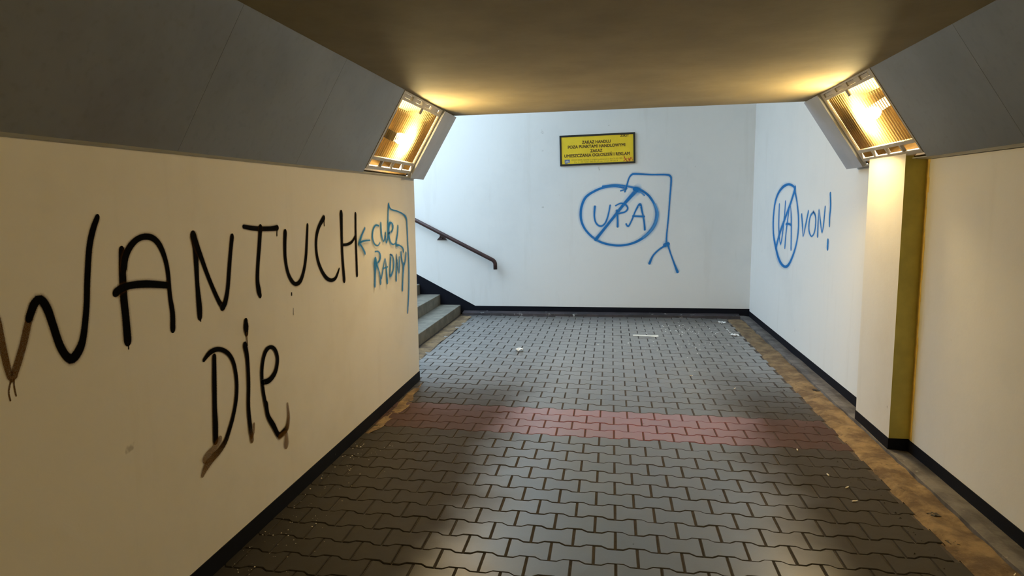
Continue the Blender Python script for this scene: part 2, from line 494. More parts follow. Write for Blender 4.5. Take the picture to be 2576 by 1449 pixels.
dirt('dirt_strip', 0.5, 9.44, lambda y: 1.535 + wob(y, 1, 0.016), lambda y: 1.748, 0.014, 'sandy brown dirt strip beside the mortar ledge of the right wall')
dirt('dirt_strip', YC + 0.02, 9.45, lambda y: -2.14, lambda y: -1.93 + wob(y, 4, 0.02), 0.010, 'brown dirt strip at the foot of the lowest step')
dirt('dirt_patch', 4.35, YC - 0.02, lambda y: XL + 0.001, lambda y: XL + 0.03 + 0.10 * max(0.0, math.sin((y - 4.35) / 1.53 * math.pi)) + wob(y, 8, 0.05), 0.006, 'brown dirt patch against the black skirting by the wall corner')

def crumbs(name, n, spot, size, mat, label, cat):
    v = []; f = []
    for _ in range(n):
        x, y = spot(); r = size * rng.uniform(0.4, 1.3); a = rng.uniform(0, 6.28); el = rng.uniform(0.5, 1.0)
        b = len(v); m = 5
        for k in range(m):
            th = a + k * 2 * math.pi / m; rr = r * rng.uniform(0.7, 1.2)
            v.append((x + rr * math.cos(th), y + rr * el * math.sin(th), -0.001))
        v.append((x, y, r * rng.uniform(0.4, 0.8)))
        for k in range(m): f.append((b + k, b + (k + 1) % m, b + m))
    return tag(mesh_obj(name, v, f, mat), label, cat, kind='stuff')
crumbs('plaster_crumbs', 150, lambda: (min(1.44, rng.gauss(0.95, 0.4)), 8.24 + abs(rng.gauss(0, 0.35)) if rng.random() < 0.6 else 7.9 - min(1.4, abs(rng.gauss(0, 0.4)))), 0.009, M['paper'], 'tiny white plaster crumbs scattered on the landing pavers', 'crumbs')
crumbs('grit', 160, lambda: (XL + 0.02 + abs(rng.gauss(0, 0.14)), rng.uniform(2.0, 4.3)), 0.0045, M['butt'], 'pale grit scattered along the black skirting of the left wall', 'grit')
crumbs('leaf_litter', 90, lambda: (1.475 - abs(rng.gauss(0, 0.05)), rng.uniform(2.6, 6.3)), 0.008, M['rubbish'], 'dark crumbled leaves along the edge of the dirt strip', 'litter')

# ------------------------------------------------------------------ stairs and handrail
stairs_root = tag(empty('stairs', Matrix.Translation((-2.12, 7.6, 0))), 'worn concrete stairs climbing out of the landing to the street', 'stairs', kind='structure')
for k in range(23):
    mb = MB()
    x1 = -2.145 - 0.30 * k; z1 = 0.130 + 0.15 * k
    mb.box(x1 - 0.33, x1, YC + 0.002, YF - 0.006, max(-0.1, z1 - 0.32), z1)
    o = mb.build('step', M['step'], stairs_root, bevel=0.008)
    o.matrix_parent_inverse = stairs_root.matrix_world.inverted()

rail = tag(empty('handrail', Matrix.Translation((-1.6, YF - 0.09, 0.66))), 'dark red-brown tubular handrail fixed to the end wall beside the steps', 'handrail')
def under(o, root): o.parent = root; o.matrix_parent_inverse = root.matrix_world.inverted(); return o
ry = YF - 0.10
bend = [(-8.6, ry, 4.345), (-1.71, ry, 0.820), (-1.655, ry, 0.792)]
for k in range(1, 8):
    th = math.radians(27 + (85 - 27) * k / 7)
    bend.append((-1.655 + 0.075 * (math.sin(th) - math.sin(math.radians(27))) * 1.0, ry, 0.792 - 0.075 * (math.cos(math.radians(27)) - math.cos(th)) * 1.0))
bend.append((bend[-1][0] + 0.001, ry, bend[-1][2] - 0.075))
mb = MB(); mb.tube(bend, 0.028, 14)
under(mb.build('pipe', M['rail'], smooth=True), rail)
for bx in (-2.40, -4.2, -6.0, -7.8):
    bz = 0.825 + (-1.72 - bx) * 0.5116
    mb = MB()
    mb.tube([(bx, ry, bz - 0.02), (bx, ry, bz - 0.062), (bx, ry + 0.03, bz - 0.075), (bx, YF - 0.004, bz - 0.075)], 0.010, 10)
    b = under(mb.build('bracket', M['rail'], smooth=True), rail)
    mb = MB()
    mb.add([(bx - 0.075, YF - 0.012, bz - 0.105), (bx + 0.075, YF - 0.012, bz - 0.105), (bx, YF - 0.012, bz - 0.02),
            (bx - 0.075, YF, bz - 0.105), (bx + 0.075, YF, bz - 0.105), (bx, YF, bz - 0.02)],
           [(0, 1, 2), (5, 4, 3), (0, 3, 4, 1), (1, 4, 5, 2), (2, 5, 3, 0)])
    pl = mb.build('mounting_plate', M['rail']); pl.parent = b; pl.matrix_parent_inverse = b.matrix_world.inverted()

# ------------------------------------------------------------------ sloping panel bands with recessed lamps
def frame_of(base, along, slope_xz, mirror):
    """local axes of a sloping band: a along the tunnel, s up the slope, n into the tunnel"""
    a = Vector(along).normalized()
    side = Vector((a.y, -a.x, 0)) * (-1 if mirror else 1)     # horizontal, into the tunnel
    s = (side * slope_xz[0] + Vector((0, 0, slope_xz[1]))).normalized()
    n = (side * slope_xz[1] - Vector((0, 0, slope_xz[0]))).normalized()
    b = Vector(base)
    return lambda A, S, N: tuple(b + a * A + s * S + n * N), a, s, n, b
def band(name, fr, wall_x, y_end, label, end_w, lamps, first_panel):
    fn, a, s, n, b = fr
    mb = MB(); mb.box(YB - y_end, 0, -0.0, 0.625, -0.35, -0.30, fn)
    root = tag(mb.build(name, M['panel_back']), label, 'soffit', kind='structure')
    H = 0.611
    def panel(a0, a1, th=0.0, mat='panel'):
        m = MB(); m.box(a0 + 0.0006, a1 - 0.0006, 0.0, H, -0.012, th, fn)
        # return lip along the lower edge, back towards the wall
        m.box(a0 + 0.0006, a1 - 0.0006, 0.0, 0.006, -0.20, -0.012, fn)
        o = m.build('panel', M[mat], root, bevel=0.0006)
        return o
    e = panel(-end_w, 0.0, 0.022, 'panel_end'); tag(e, 'blue-grey end panel')
    m = MB(); m.box(-0.006, 0.0, 0.0, H, -0.34, -0.012, fn)
    tag(m.build('end_cap', M['panel_end'], root), 'blue-grey end cap')
    # lip strip seen under the band
    m = MB()
    wx = wall_x
    for A0, A1 in ((YB - y_end, 0.0),):
        p0 = Vector(fn(A0, 0, -0.004)); p1 = Vector(fn(A1, 0, -0.004))
        m.add([p0, p1, (wx, p1.y, p1.z - 0.006), (wx, p0.y, p0.z - 0.006), p0 + Vector((0, 0, 0.004)), p1 + Vector((0, 0, 0.004)), (wx, p1.y, p1.z + 0.004), (wx, p0.y, p0.z + 0.004)],
              [(0, 1, 2, 3), (7, 6, 5, 4), (0, 4, 5, 1), (1, 5, 6, 2), (2, 6, 7, 3), (3, 7, 4, 0)])
    tag(m.build('lower_lip', M['lip'], root), 'pale grey lower lip')
    pos = -end_w; ends = []
    for (l0, l1) in lamps + [(None, None)]:
        stop = l1 if l1 is not None else YB - y_end
        if pos - stop > 0.05:
            q = pos
            while q - stop > 0.05:
                w = min(1.0, q - stop)
                if q - w - stop < 0.3: w = q - stop
                panel(q - w, q); q -= w
        pos = l0
    return root
fL = frame_of((-1.652, 5.90, 1.819), (0, 1, 0), (0.504, 0.864), False)
fR = frame_of((1.815, 5.66, 1.842), (0.0192, 0.9998, 0), (0.546, 0.838), True)
lampsL = [(-1.437, -0.405), (-8.437, -7.405)]
lampsR = [(-1.385, -0.372), (-8.385, -7.372)]
trim_l = band('trim_1', fL, XL, 5.90, 'grey sloping panel band between the left wall and ceiling', 0.402, lampsL, 0)
trim_r = band('trim_2', fR, XR, 5.66, 'grey sloping panel band between the right wall and ceiling', 0.369, lampsR, 0)

def make_lamp(fr, l0, l1, label, mirror, bulb_u, bulb_s):
    fn, a, s, n, b = fr
    W = l1 - l0; H = 0.611
    U = a if not mirror else -a
    org = Vector(fn(l0 if not mirror else l1, 0, 0))
    mw = Matrix(((U.x, s.x, n.x, org.x), (U.y, s.y, n.y, org.y), (U.z, s.z, n.z, org.z), (0, 0, 0, 1)))
    root = tag(empty('tunnel_lamp', mw), label, 'lamp', 'recessed lamps in the sloping panel bands')
    g = 0.003
    D = 0.26
    m = MB()                                             # housing: five sides
    m.box(g, W - g, g, H - g, -D - 0.006, -D)
    m.box(g, g + 0.006, g, H - g, -D, -0.02); m.box(W - g - 0.006, W - g, g, H - g, -D, -0.02)
    m.box(g, W - g, g, g + 0.006, -D, -0.02); m.box(g, W - g, H - g - 0.006, H - g, -D, -0.02)
    m.build('housing', M['lamp_inner'], root)
    m = MB()                                             # face frame with slots
    fz0, fz1 = -0.016, 0.003
    m.box(g, 0.034, 0.03, H - g, fz0, fz1); m.box(W - 0.022, W - g, 0.03, H - g, fz0, fz1)
    m.box(0.034, W - 0.022, 0.594, H - g, fz0, fz1); m.box(0.034, W - 0.022, 0.546, 0.566, fz0, fz1)
    m.box(0.034, W - 0.022, 0.100, 0.124, fz0, fz1); m.box(0.034, W - 0.022, 0.030, 0.055, fz0, fz1)
    inner = W - 0.056
    for k in range(1, 4):
        u = 0.034 + inner * k / 4
        m.box(u - 0.012, u + 0.012, 0.055, 0.100, fz0, fz1)
        m.box(u - 0.045, u + 0.045, 0.566, 0.594, fz0, fz1)
    m.box(0.034, 0.060, 0.566, 0.594, fz0, fz1); m.box(W - 0.055, W - 0.022, 0.566, 0.594, fz0, fz1)
    m.build('frame', M['lamp_frame'], root, bevel=0.0015)
    for k in range(4):                                   # louvre flaps half closing the upper slots
        u0 = 0.034 + inner * k / 4 + (0.045 if k else 0.026); u1 = 0.034 + inner * (k + 1) / 4 - 0.045
        m = MB(); m.box(u0, u1 - 0.028, 0.567, 0.593, -0.014, -0.006)
        m.build('flap', M['lamp_frame'], root, bevel=0.001)
    m = MB()                                             # ribbed lens
    x0, x1, s0, s1 = 0.034, W - 0.022, 0.124, 0.546
    nr = 24; st = nr * 8
    for i in range(st + 1):
        u = x0 + (x1 - x0) * i / st
        z = -0.012 + 0.010 * abs(math.sin(math.pi * i / 8))
        m.v += [(u, s0, z), (u, s1, z)]
    for i in range(st): m.f.append((2 * i, 2 * i + 2, 2 * i + 3, 2 * i + 1))
    ln = m.build('lens', M['lens'], root)
    ln.data.materials.append(M['lens_groove'])
    for i, pg in enumerate(ln.data.polygons):
        if i % 8 in (0, 7): pg.material_index = 1
    m = MB(); m.box(W * 0.5 - 0.02, W * 0.5 + 0.02, 0.505, 0.552, -0.002, 0.008)
    m.build('clip', M['clip'], root, bevel=0.002)
    m = MB()
    cu, cs = bulb_u, bulb_s
    m.tube([(cu - 0.10, cs, -0.060), (cu - 0.09, cs, -0.060), (cu - 0.05, cs, -0.060), (cu + 0.05, cs, -0.060), (cu + 0.09, cs, -0.060), (cu + 0.10, cs, -0.060)],
           [0.008, 0.030, 0.040, 0.040, 0.030, 0.008], 14)
    m.build('bulb', M['bulb'], root, smooth=True)
    m = MB(); m.tube([(cu - 0.20, cs, -0.060), (cu - 0.10, cs, -0.060)], 0.022, 12); m.box(cu - 0.21, cu - 0.19, cs - 0.035, cs + 0.035, -D, -0.04)
    m.build('lamp_holder', M['clip'], root)
    return root
make_lamp(fL, *lampsL[0], 'lit yellow recessed lamp above the black-lettered left wall, by its corner', False, 0.60, 0.275)
make_lamp(fR, *lampsR[0], 'lit yellow recessed lamp directly above the cream pilaster', True, 0.46, 0.33)
make_lamp(fL, *lampsL[1], 'lit yellow recessed lamp further back along the left panel band', False, 0.60, 0.275)
make_lamp(fR, *lampsR[1], 'lit yellow recessed lamp further back along the right panel band', True, 0.46, 0.33)

# ------------------------------------------------------------------ sign on the end wall
ang = math.atan2(0.0245, 1.016)
SW, SHH = 1.022, 0.412
mw = Matrix.Translation((-0.194, YF, 2.301)) @ Matrix.Rotation(-ang, 4, 'Y')
sign = tag(empty('notice_sign', mw), 'yellow notice board with black frame and brown lettering on the end wall', 'sign')
m = MB(); fw = 0.024; y0, y1 = -0.022, 0.0
m.box(-SW / 2, SW / 2, y0, y1, SHH / 2 - fw, SHH / 2); m.box(-SW / 2, SW / 2, y0, y1, -SHH / 2, -SHH / 2 + fw)
m.box(-SW / 2, -SW / 2 + fw, y0, y1, -SHH / 2 + fw, SHH / 2 - fw); m.box(SW / 2 - fw, SW / 2, y0, y1, -SHH / 2 + fw, SHH / 2 - fw)
m.build('frame', M['sign_black'], sign, bevel=0.002)
m = MB(); m.box(-SW / 2 + fw, SW / 2 - fw, -0.015, 0.0, -SHH / 2 + fw, SHH / 2 - fw)
panel = m.build('panel', M['sign_yellow'], sign)
def text(body, x, z, width, height, mat, align='CENTER', bold=0.0, name='lettering'):
    cu = bpy.data.curves.new('text', 'FONT'); cu.body = body; cu.size = 1.0; cu.align_x = 'CENTER'
    cu.resolution_u = 3
    tmp = bpy.data.objects.new('tmp_text', cu); COL.objects.link(tmp)
    dg = bpy.context.evaluated_depsgraph_get()
    me = bpy.data.meshes.new_from_object(tmp.evaluated_get(dg))
    bpy.data.objects.remove(tmp); bpy.data.curves.remove(cu)
    xs_ = [v.co.x for v in me.vertices]; ys_ = [v.co.y for v in me.vertices]
    cx = (min(xs_) + max(xs_)) / 2; kx = width / (max(xs_) - min(xs_)); ky = height / 0.72
    for v in me.vertices:
        v.co = Vector((x + (v.co.x - cx) * kx, -0.0156, z + v.co.y * ky))
    if bold:                                             # heavier strokes: the same glyphs once more, a hair aside
        n_ = len(me.vertices)
        vs = [v.co.copy() for v in me.vertices]; fs = [tuple(q.vertices) for q in me.polygons]
        allv = []; allf = []
        for k_, (ox_, oz_) in enumerate(((-0.5, -0.5), (0.5, -0.5), (-0.5, 0.5), (0.5, 0.5))):
            allv += [v + Vector((ox_ * bold * height, -0.0001 * k_, oz_ * bold * height)) for v in vs]
            allf += [tuple(i_ + k_ * n_ for i_ in q) for q in fs]
        me = bpy.data.meshes.new('lettering'); me.from_pydata(allv, [], allf)
    me.materials.clear(); me.materials.append(mat)
    o = bpy.data.objects.new(name, me); COL.objects.link(o); o.parent = panel
    return o
text('ZIKiT', 0.372, 0.152, 0.118, 0.034, M['sign_ink'], bold=0.08)
text('ZAKAZ HANDLU', -0.010, 0.083, 0.385, 0.041, M['sign_ink'], bold=0.10)
text('POZA PUNKTAMI HANDLOWYMI', -0.010, 0.026, 0.775, 0.041, M['sign_ink'], bold=0.10)
text('ZAKAZ', -0.012, -0.036, 0.160, 0.041, M['sign_ink'], bold=0.10)
text('UMIESZCZANIA OGŁOSZEŃ I REKLAM', -0.006, -0.092, 0.885, 0.041, M['sign_ink'], bold=0.10)
text('PODSTAWA: Ustawa o drogach publicznych z dnia 21.03.1985 r.', 0.004, -0.142, 0.710, 0.019, M['sign_fine'])
text('Dz. U. 2013 poz. 260 art. 39 ust. 1 i art. 40 ust. 4', -0.02, -0.170, 0.590, 0.019, M['sign_fine'])
m = MB(); m.box(-0.448, -0.376, -0.0160, -0.015, -0.166, -0.122)
m.add([(-0.448, -0.0160, -0.166), (-0.400, -0.0160, -0.166), (-0.412, -0.0160, -0.178), (-0.440, -0.0160, -0.178)], [(0, 1, 2, 3)])
emb = m.build('emblem', M['sign_blue'], panel)
m = MB()
for bx, bw, bh in ((-0.440, 0.008, 0.012), (-0.429, 0.010, 0.020), (-0.416, 0.010, 0.026), (-0.403, 0.009, 0.018), (-0.391, 0.008, 0.012)):
    m.box(bx, bx + bw, -0.0166, -0.0161, -0.160, -0.160 + bh)
m.build('emblem_print', M['sign_white'], emb)
def flat_line(m, pts, w, y):
    for (x0_, z0_), (x1_, z1_) in zip(pts, pts[1:]):
        d = Vector((x1_ - x0_, z1_ - z0_)).normalized() * w / 2; q = Vector((-d.y, d.x))
        m.add([(x0_ - d.x + q.x, y, z0_ - d.y + q.y), (x1_ + d.x + q.x, y, z1_ + d.y + q.y), (x1_ + d.x - q.x, y, z1_ + d.y - q.y), (x0_ - d.x - q.x, y, z0_ - d.y - q.y)], [(3, 2, 1, 0)])
m = MB()
flat_line(m, [(0.362, -0.110), (0.372, -0.138), (0.385, -0.150), (0.400, -0.178)], 0.009, -0.0165)
flat_line(m, [(0.352, -0.172), (0.385, -0.148), (0.402, -0.140)], 0.007, -0.0168)
flat_line(m, [(0.420, -0.135), (0.432, -0.170), (0.446, -0.130), (0.440, -0.172)], 0.007, -0.0171)
flat_line(m, [(0.408, -0.176), (0.425, -0.150), (0.470, -0.125)], 0.006, -0.0174)
flat_line(m, [(0.455, -0.140), (0.478, -0.158), (0.468, -0.176)], 0.006, -0.0177)
tag(m.build('scribble', M['sign_red'], panel), 'red marker scribble')

# ------------------------------------------------------------------ spray-painted lettering (metres on each wall: along, up, stroke width, density)
STROKES_LEFT = [
 ('W', 'k', [
  [(1.61, 1.581, 0.0191, 0.45), (1.623, 1.484, 0.0193, 0.45), (1.646, 1.387, 0.0196, 0.45), (1.669, 1.32, 0.0198, 0.45), (1.68, 1.297, 0.0203, 0.45), (1.685, 1.247, 0.0207, 0.45), (1.693, 1.174, 0.0207, 0.45), (1.706, 1.118, 0.0186, 0.45), (1.724, 1.146, 0.0229, 0.45), (1.755, 1.207, 0.0231, 0.45), (1.783, 1.275, 0.0233, 0.45), (1.804, 1.315, 0.0234, 0.45)],
  [(1.787, 1.287, 0.0232, 1), (1.81, 1.325, 0.0265, 1), (1.834, 1.333, 0.0265, 1), (1.855, 1.302, 0.0283, 1), (1.87, 1.25, 0.0272, 1), (1.89, 1.178, 0.0271, 1), (1.914, 1.136, 0.0268, 1), (1.936, 1.127, 0.0304, 1), (1.966, 1.148, 0.0311, 1), (1.989, 1.19, 0.0261, 1), (2.013, 1.282, 0.0237, 1), (2.028, 1.375, 0.0237, 1), (2.048, 1.474, 0.0236, 1), (2.071, 1.534, 0.0231, 1), (2.095, 1.574, 0.0192, 1)],
  [(1.703, 1.117, 0.0049, 0.5), (1.694, 1.094, 0.0048, 0.5), (1.691, 1.078, 0.0046, 0.5), (1.694, 1.059, 0.0045, 0.5)],
  [(1.712, 1.115, 0.0048, 0.5), (1.711, 1.094, 0.0047, 0.5), (1.714, 1.067, 0.0046, 0.5)],
 ]),
 ('A', 'k', [
  [(2.199, 1.454, 0.0258, 1), (2.194, 1.377, 0.0316, 1), (2.19, 1.296, 0.033, 1), (2.192, 1.218, 0.0331, 1), (2.192, 1.137, 0.0347, 1)],
  [(2.195, 1.136, 0.0044, 1), (2.193, 1.102, 0.0044, 1)],
  [(2.202, 1.397, 0.0296, 1), (2.217, 1.436, 0.0287, 1), (2.247, 1.47, 0.0248, 1), (2.288, 1.493, 0.0211, 1), (2.332, 1.499, 0.0212, 1), (2.375, 1.489, 0.0231, 1), (2.409, 1.459, 0.0254, 1), (2.433, 1.408, 0.0232, 1), (2.444, 1.351, 0.0224, 1), (2.446, 1.26, 0.0226, 1), (2.454, 1.19, 0.0264, 1), (2.449, 1.131, 0.0285, 1)],
  [(2.156, 1.313, 0.0279, 1), (2.182, 1.323, 0.0256, 1), (2.234, 1.328, 0.024, 1), (2.319, 1.322, 0.0257, 1), (2.43, 1.304, 0.0234, 1)],
 ]),
 ('N', 'k', [
  [(2.626, 1.483, 0.0355, 1), (2.634, 1.432, 0.0333, 1), (2.632, 1.36, 0.0281, 1), (2.63, 1.279, 0.0255, 1), (2.633, 1.189, 0.0336, 1), (2.632, 1.15, 0.0298, 1)],
  [(2.633, 1.15, 0.0053, 1), (2.636, 1.125, 0.0053, 1)],
  [(2.626, 1.483, 0.0334, 1), (2.659, 1.414, 0.0276, 1), (2.704, 1.32, 0.0228, 1), (2.745, 1.244, 0.0227, 1), (2.783, 1.183, 0.0243, 1), (2.807, 1.16, 0.0256, 1)],
  [(2.807, 1.16, 0.0292, 1), (2.828, 1.176, 0.0293, 1), (2.855, 1.234, 0.0263, 1), (2.876, 1.315, 0.0266, 1), (2.897, 1.396, 0.0251, 1), (2.917, 1.463, 0.0267, 1)],
 ]),
 ('T', 'k', [
  [(3.026, 1.509, 0.0184, 1), (3.1, 1.499, 0.0206, 1), (3.192, 1.492, 0.0219, 1), (3.289, 1.489, 0.0225, 1), (3.348, 1.49, 0.0268, 1)],
  [(3.348, 1.487, 0.0072, 1), (3.344, 1.451, 0.0072, 1)],
  [(3.178, 1.494, 0.0295, 1), (3.159, 1.414, 0.0294, 1), (3.135, 1.321, 0.0275, 1), (3.121, 1.242, 0.0294, 1), (3.129, 1.189, 0.0356, 1), (3.136, 1.17, 0.0272, 1)],
 ]),
 ('U', 'k', [
  [(3.435, 1.457, 0.0324, 1), (3.425, 1.397, 0.0303, 1), (3.422, 1.325, 0.0278, 1), (3.441, 1.251, 0.0256, 1), (3.48, 1.2, 0.0247, 1), (3.529, 1.174, 0.0201, 1), (3.59, 1.187, 0.0274, 1), (3.639, 1.242, 0.0268, 1), (3.672, 1.315, 0.0265, 1), (3.694, 1.407, 0.0246, 1), (3.711, 1.488, 0.0198, 1)],
  [(3.473, 1.13, 0.0089, 1), (3.473, 1.122, 0.0089, 1)],
  [(3.484, 1.046, 0.0034, 0.7), (3.482, 1.011, 0.0034, 0.7)],
 ]),
 ('C', 'k', [
  [(3.936, 1.523, 0.0323, 1), (3.88, 1.488, 0.0277, 1), (3.834, 1.438, 0.029, 1), (3.813, 1.372, 0.0265, 1), (3.824, 1.291, 0.0272, 1), (3.871, 1.218, 0.0268, 1), (3.935, 1.165, 0.0251, 1), (4.005, 1.14, 0.0203, 1), (4.073, 1.143, 0.0205, 1), (4.114, 1.169, 0.0208, 1), (4.142, 1.197, 0.0126, 1)],
  [(3.942, 1.509, 0.007, 1), (3.943, 1.48, 0.007, 1)],
 ]),
 ('H', 'k', [
  [(4.213, 1.54, 0.0412, 1), (4.206, 1.396, 0.0318, 1), (4.204, 1.272, 0.0318, 1), (4.217, 1.122, 0.035, 1)],
  [(4.462, 1.533, 0.0265, 1), (4.451, 1.396, 0.0265, 1), (4.449, 1.265, 0.0284, 1), (4.447, 1.13, 0.0285, 1)],
  [(4.207, 1.346, 0.0161, 1), (4.294, 1.344, 0.0171, 1), (4.38, 1.357, 0.0187, 1), (4.447, 1.393, 0.0168, 1)],
 ]),
 ('D', 'k', [
  [(2.639, 0.957, 0.0155, 1), (2.681, 0.977, 0.0216, 1), (2.737, 0.981, 0.0194, 1), (2.792, 0.963, 0.0193, 1), (2.838, 0.928, 0.0217, 1), (2.867, 0.876, 0.0238, 1), (2.878, 0.793, 0.0244, 1), (2.864, 0.716, 0.0253, 1), (2.831, 0.646, 0.0249, 1), (2.794, 0.595, 0.0261, 0.95), (2.755, 0.552, 0.0277, 0.8), (2.704, 0.528, 0.0299, 0.6), (2.646, 0.514, 0.0335, 0.45), (2.599, 0.495, 0.035, 0.35), (2.574, 0.473, 0.0213, 0.2)],
  [(2.713, 0.948, 0.0257, 1), (2.702, 0.84, 0.0294, 1), (2.692, 0.734, 0.0293, 1), (2.688, 0.653, 0.0348, 1), (2.682, 0.589, 0.0332, 1)],
  [(2.709, 0.574, 0.0313, 0.16), (2.669, 0.555, 0.029, 0.16), (2.622, 0.545, 0.0283, 0.16), (2.598, 0.533, 0.0308, 0.16)],
 ]),
 ('I', 'k', [
  [(2.989, 1.057, 0.028, 1), (2.988, 1.034, 0.0386, 1), (2.989, 1.005, 0.0235, 1)],
  [(2.989, 1.005, 0.0075, 0.6), (2.989, 0.946, 0.0075, 0.6)],
  [(2.97, 0.944, 0.0325, 1), (2.982, 0.883, 0.0276, 1), (2.98, 0.765, 0.0262, 1), (2.966, 0.65, 0.0261, 1), (2.97, 0.553, 0.0295, 0.9), (2.979, 0.483, 0.027, 0.45)],
  [(3.004, 0.547, 0.0161, 0.3), (2.998, 0.513, 0.0164, 0.3), (2.98, 0.495, 0.0155, 0.3)],
 ]),
 ('E', 'k', [
  [(3.112, 0.731, 0.0229, 1), (3.179, 0.724, 0.0281, 1), (3.245, 0.751, 0.03, 1), (3.274, 0.809, 0.0286, 1), (3.257, 0.86, 0.0244, 1), (3.212, 0.889, 0.0173, 1), (3.159, 0.879, 0.0257, 1), (3.123, 0.832, 0.0262, 1), (3.107, 0.768, 0.0261, 1), (3.11, 0.693, 0.0249, 1), (3.124, 0.62, 0.0266, 1)],
  [(3.132, 0.605, 0.0328, 1), (3.146, 0.544, 0.0289, 1), (3.195, 0.477, 0.0311, 1), (3.242, 0.412, 0.0276, 0.95), (3.295, 0.41, 0.031, 0.85), (3.338, 0.422, 0.0348, 0.6), (3.36, 0.475, 0.0252, 0.4), (3.356, 0.544, 0.0133, 0.25)],
  [(3.251, 0.399, 0.0252, 0.2), (3.319, 0.395, 0.0251, 0.2), (3.319, 0.341, 0.0451, 0.2)],
 ]),
 ('arrow', 'b', [
  [(4.625, 1.434, 0.0168, 1), (4.566, 1.394, 0.0204, 1), (4.51, 1.342, 0.0323, 1)],
  [(4.51, 1.342, 0.0196, 1), (4.565, 1.303, 0.0211, 1), (4.607, 1.264, 0.0228, 1)],
  [(4.51, 1.342, 0.0161, 1), (4.616, 1.349, 0.0133, 1), (4.719, 1.346, 0.0107, 1)],
 ]),
 ('C', 'b', [
  [(4.916, 1.444, 0.0139, 1), (4.843, 1.447, 0.0156, 1), (4.787, 1.41, 0.0235, 1), (4.777, 1.356, 0.0263, 1), (4.814, 1.313, 0.0153, 1), (4.88, 1.297, 0.0099, 1), (4.932, 1.314, 0.0122, 1)],
 ]),
 ('W', 'b', [
  [(4.967, 1.451, 0.0272, 1), (4.976, 1.373, 0.0258, 1), (5.013, 1.322, 0.0116, 1), (5.051, 1.348, 0.0229, 1), (5.068, 1.383, 0.0239, 1), (5.078, 1.307, 0.0133, 1), (5.123, 1.359, 0.0279, 1), (5.134, 1.456, 0.0291, 1)],
 ]),
 ('E', 'b', [
  [(5.152, 1.375, 0.018, 1), (5.223, 1.39, 0.0179, 1), (5.255, 1.426, 0.0326, 1), (5.216, 1.455, 0.0141, 1), (5.159, 1.44, 0.0397, 1), (5.143, 1.372, 0.04, 1), (5.179, 1.305, 0.0213, 1), (5.247, 1.282, 0.0105, 1), (5.312, 1.289, 0.0101, 1)],
 ]),
 ('L', 'b', [
  [(5.381, 1.414, 0.0284, 1), (5.364, 1.361, 0.0273, 1), (5.319, 1.28, 0.0303, 1), (5.408, 1.264, 0.0138, 1), (5.49, 1.239, 0.0194, 1), (5.513, 1.213, 0.0267, 1)],
 ]),
 ('flag', 'b', [
  [(5.134, 1.456, 0.0223, 1), (5.148, 1.546, 0.0219, 1), (5.168, 1.594, 0.021, 1)],
  [(5.168, 1.594, 0.0256, 1), (5.218, 1.561, 0.0125, 1), (5.382, 1.542, 0.0114, 1), (5.531, 1.516, 0.0137, 1), (5.619, 1.479, 0.0273, 1), (5.634, 1.412, 0.0267, 1), (5.643, 1.236, 0.0269, 1), (5.651, 1.076, 0.0272, 1), (5.637, 0.916, 0.0274, 1), (5.612, 0.798, 0.0271, 1), (5.578, 0.682, 0.0216, 1)],
 ]),
 ('R', 'b', [
  [(4.814, 1.257, 0.0096, 1), (4.889, 1.251, 0.0123, 1), (4.929, 1.215, 0.0284, 1), (4.903, 1.182, 0.0174, 1), (4.829, 1.164, 0.0128, 1)],
  [(4.813, 1.169, 0.0681, 1), (4.802, 1.101, 0.0321, 1), (4.788, 1.013, 0.028, 1)],
  [(4.833, 1.164, 0.0335, 1), (4.876, 1.121, 0.0189, 1), (4.906, 1.069, 0.0229, 1), (4.913, 1.015, 0.0245, 1)],
 ]),
 ('A', 'b', [
  [(4.938, 1.051, 0.0188, 1), (4.98, 1.111, 0.021, 1), (5.032, 1.186, 0.0111, 1), (5.058, 1.118, 0.0231, 1), (5.063, 1.059, 0.0283, 1), (5.069, 1.009, 0.0348, 1)],
  [(4.97, 1.115, 0.009, 1), (5.091, 1.118, 0.0092, 1)],
 ]),
 ('D', 'b', [
  [(5.172, 1.195, 0.0272, 1), (5.153, 1.123, 0.0273, 1), (5.14, 1.042, 0.0253, 1), (5.213, 1.073, 0.0237, 1), (5.244, 1.137, 0.0283, 1), (5.214, 1.192, 0.0174, 1), (5.153, 1.21, 0.0086, 1)],
 ]),
 ('N', 'b', [
  [(5.292, 1, 0.0314, 1), (5.308, 1.108, 0.0266, 1), (5.317, 1.198, 0.0101, 1), (5.338, 1.113, 0.0271, 1), (5.37, 1.041, 0.0107, 1), (5.391, 1.1, 0.0249, 1), (5.388, 1.162, 0.0222, 1)],
 ]),
 ('Y', 'b', [
  [(5.442, 1.196, 0.0286, 1), (5.461, 1.133, 0.0262, 1), (5.5, 1.086, 0.0097, 1), (5.542, 1.118, 0.0267, 1), (5.575, 1.18, 0.0294, 1)],
  [(5.5, 1.09, 0.0379, 1), (5.474, 1.014, 0.0306, 1), (5.447, 0.899, 0.0306, 1)],
 ]),
]
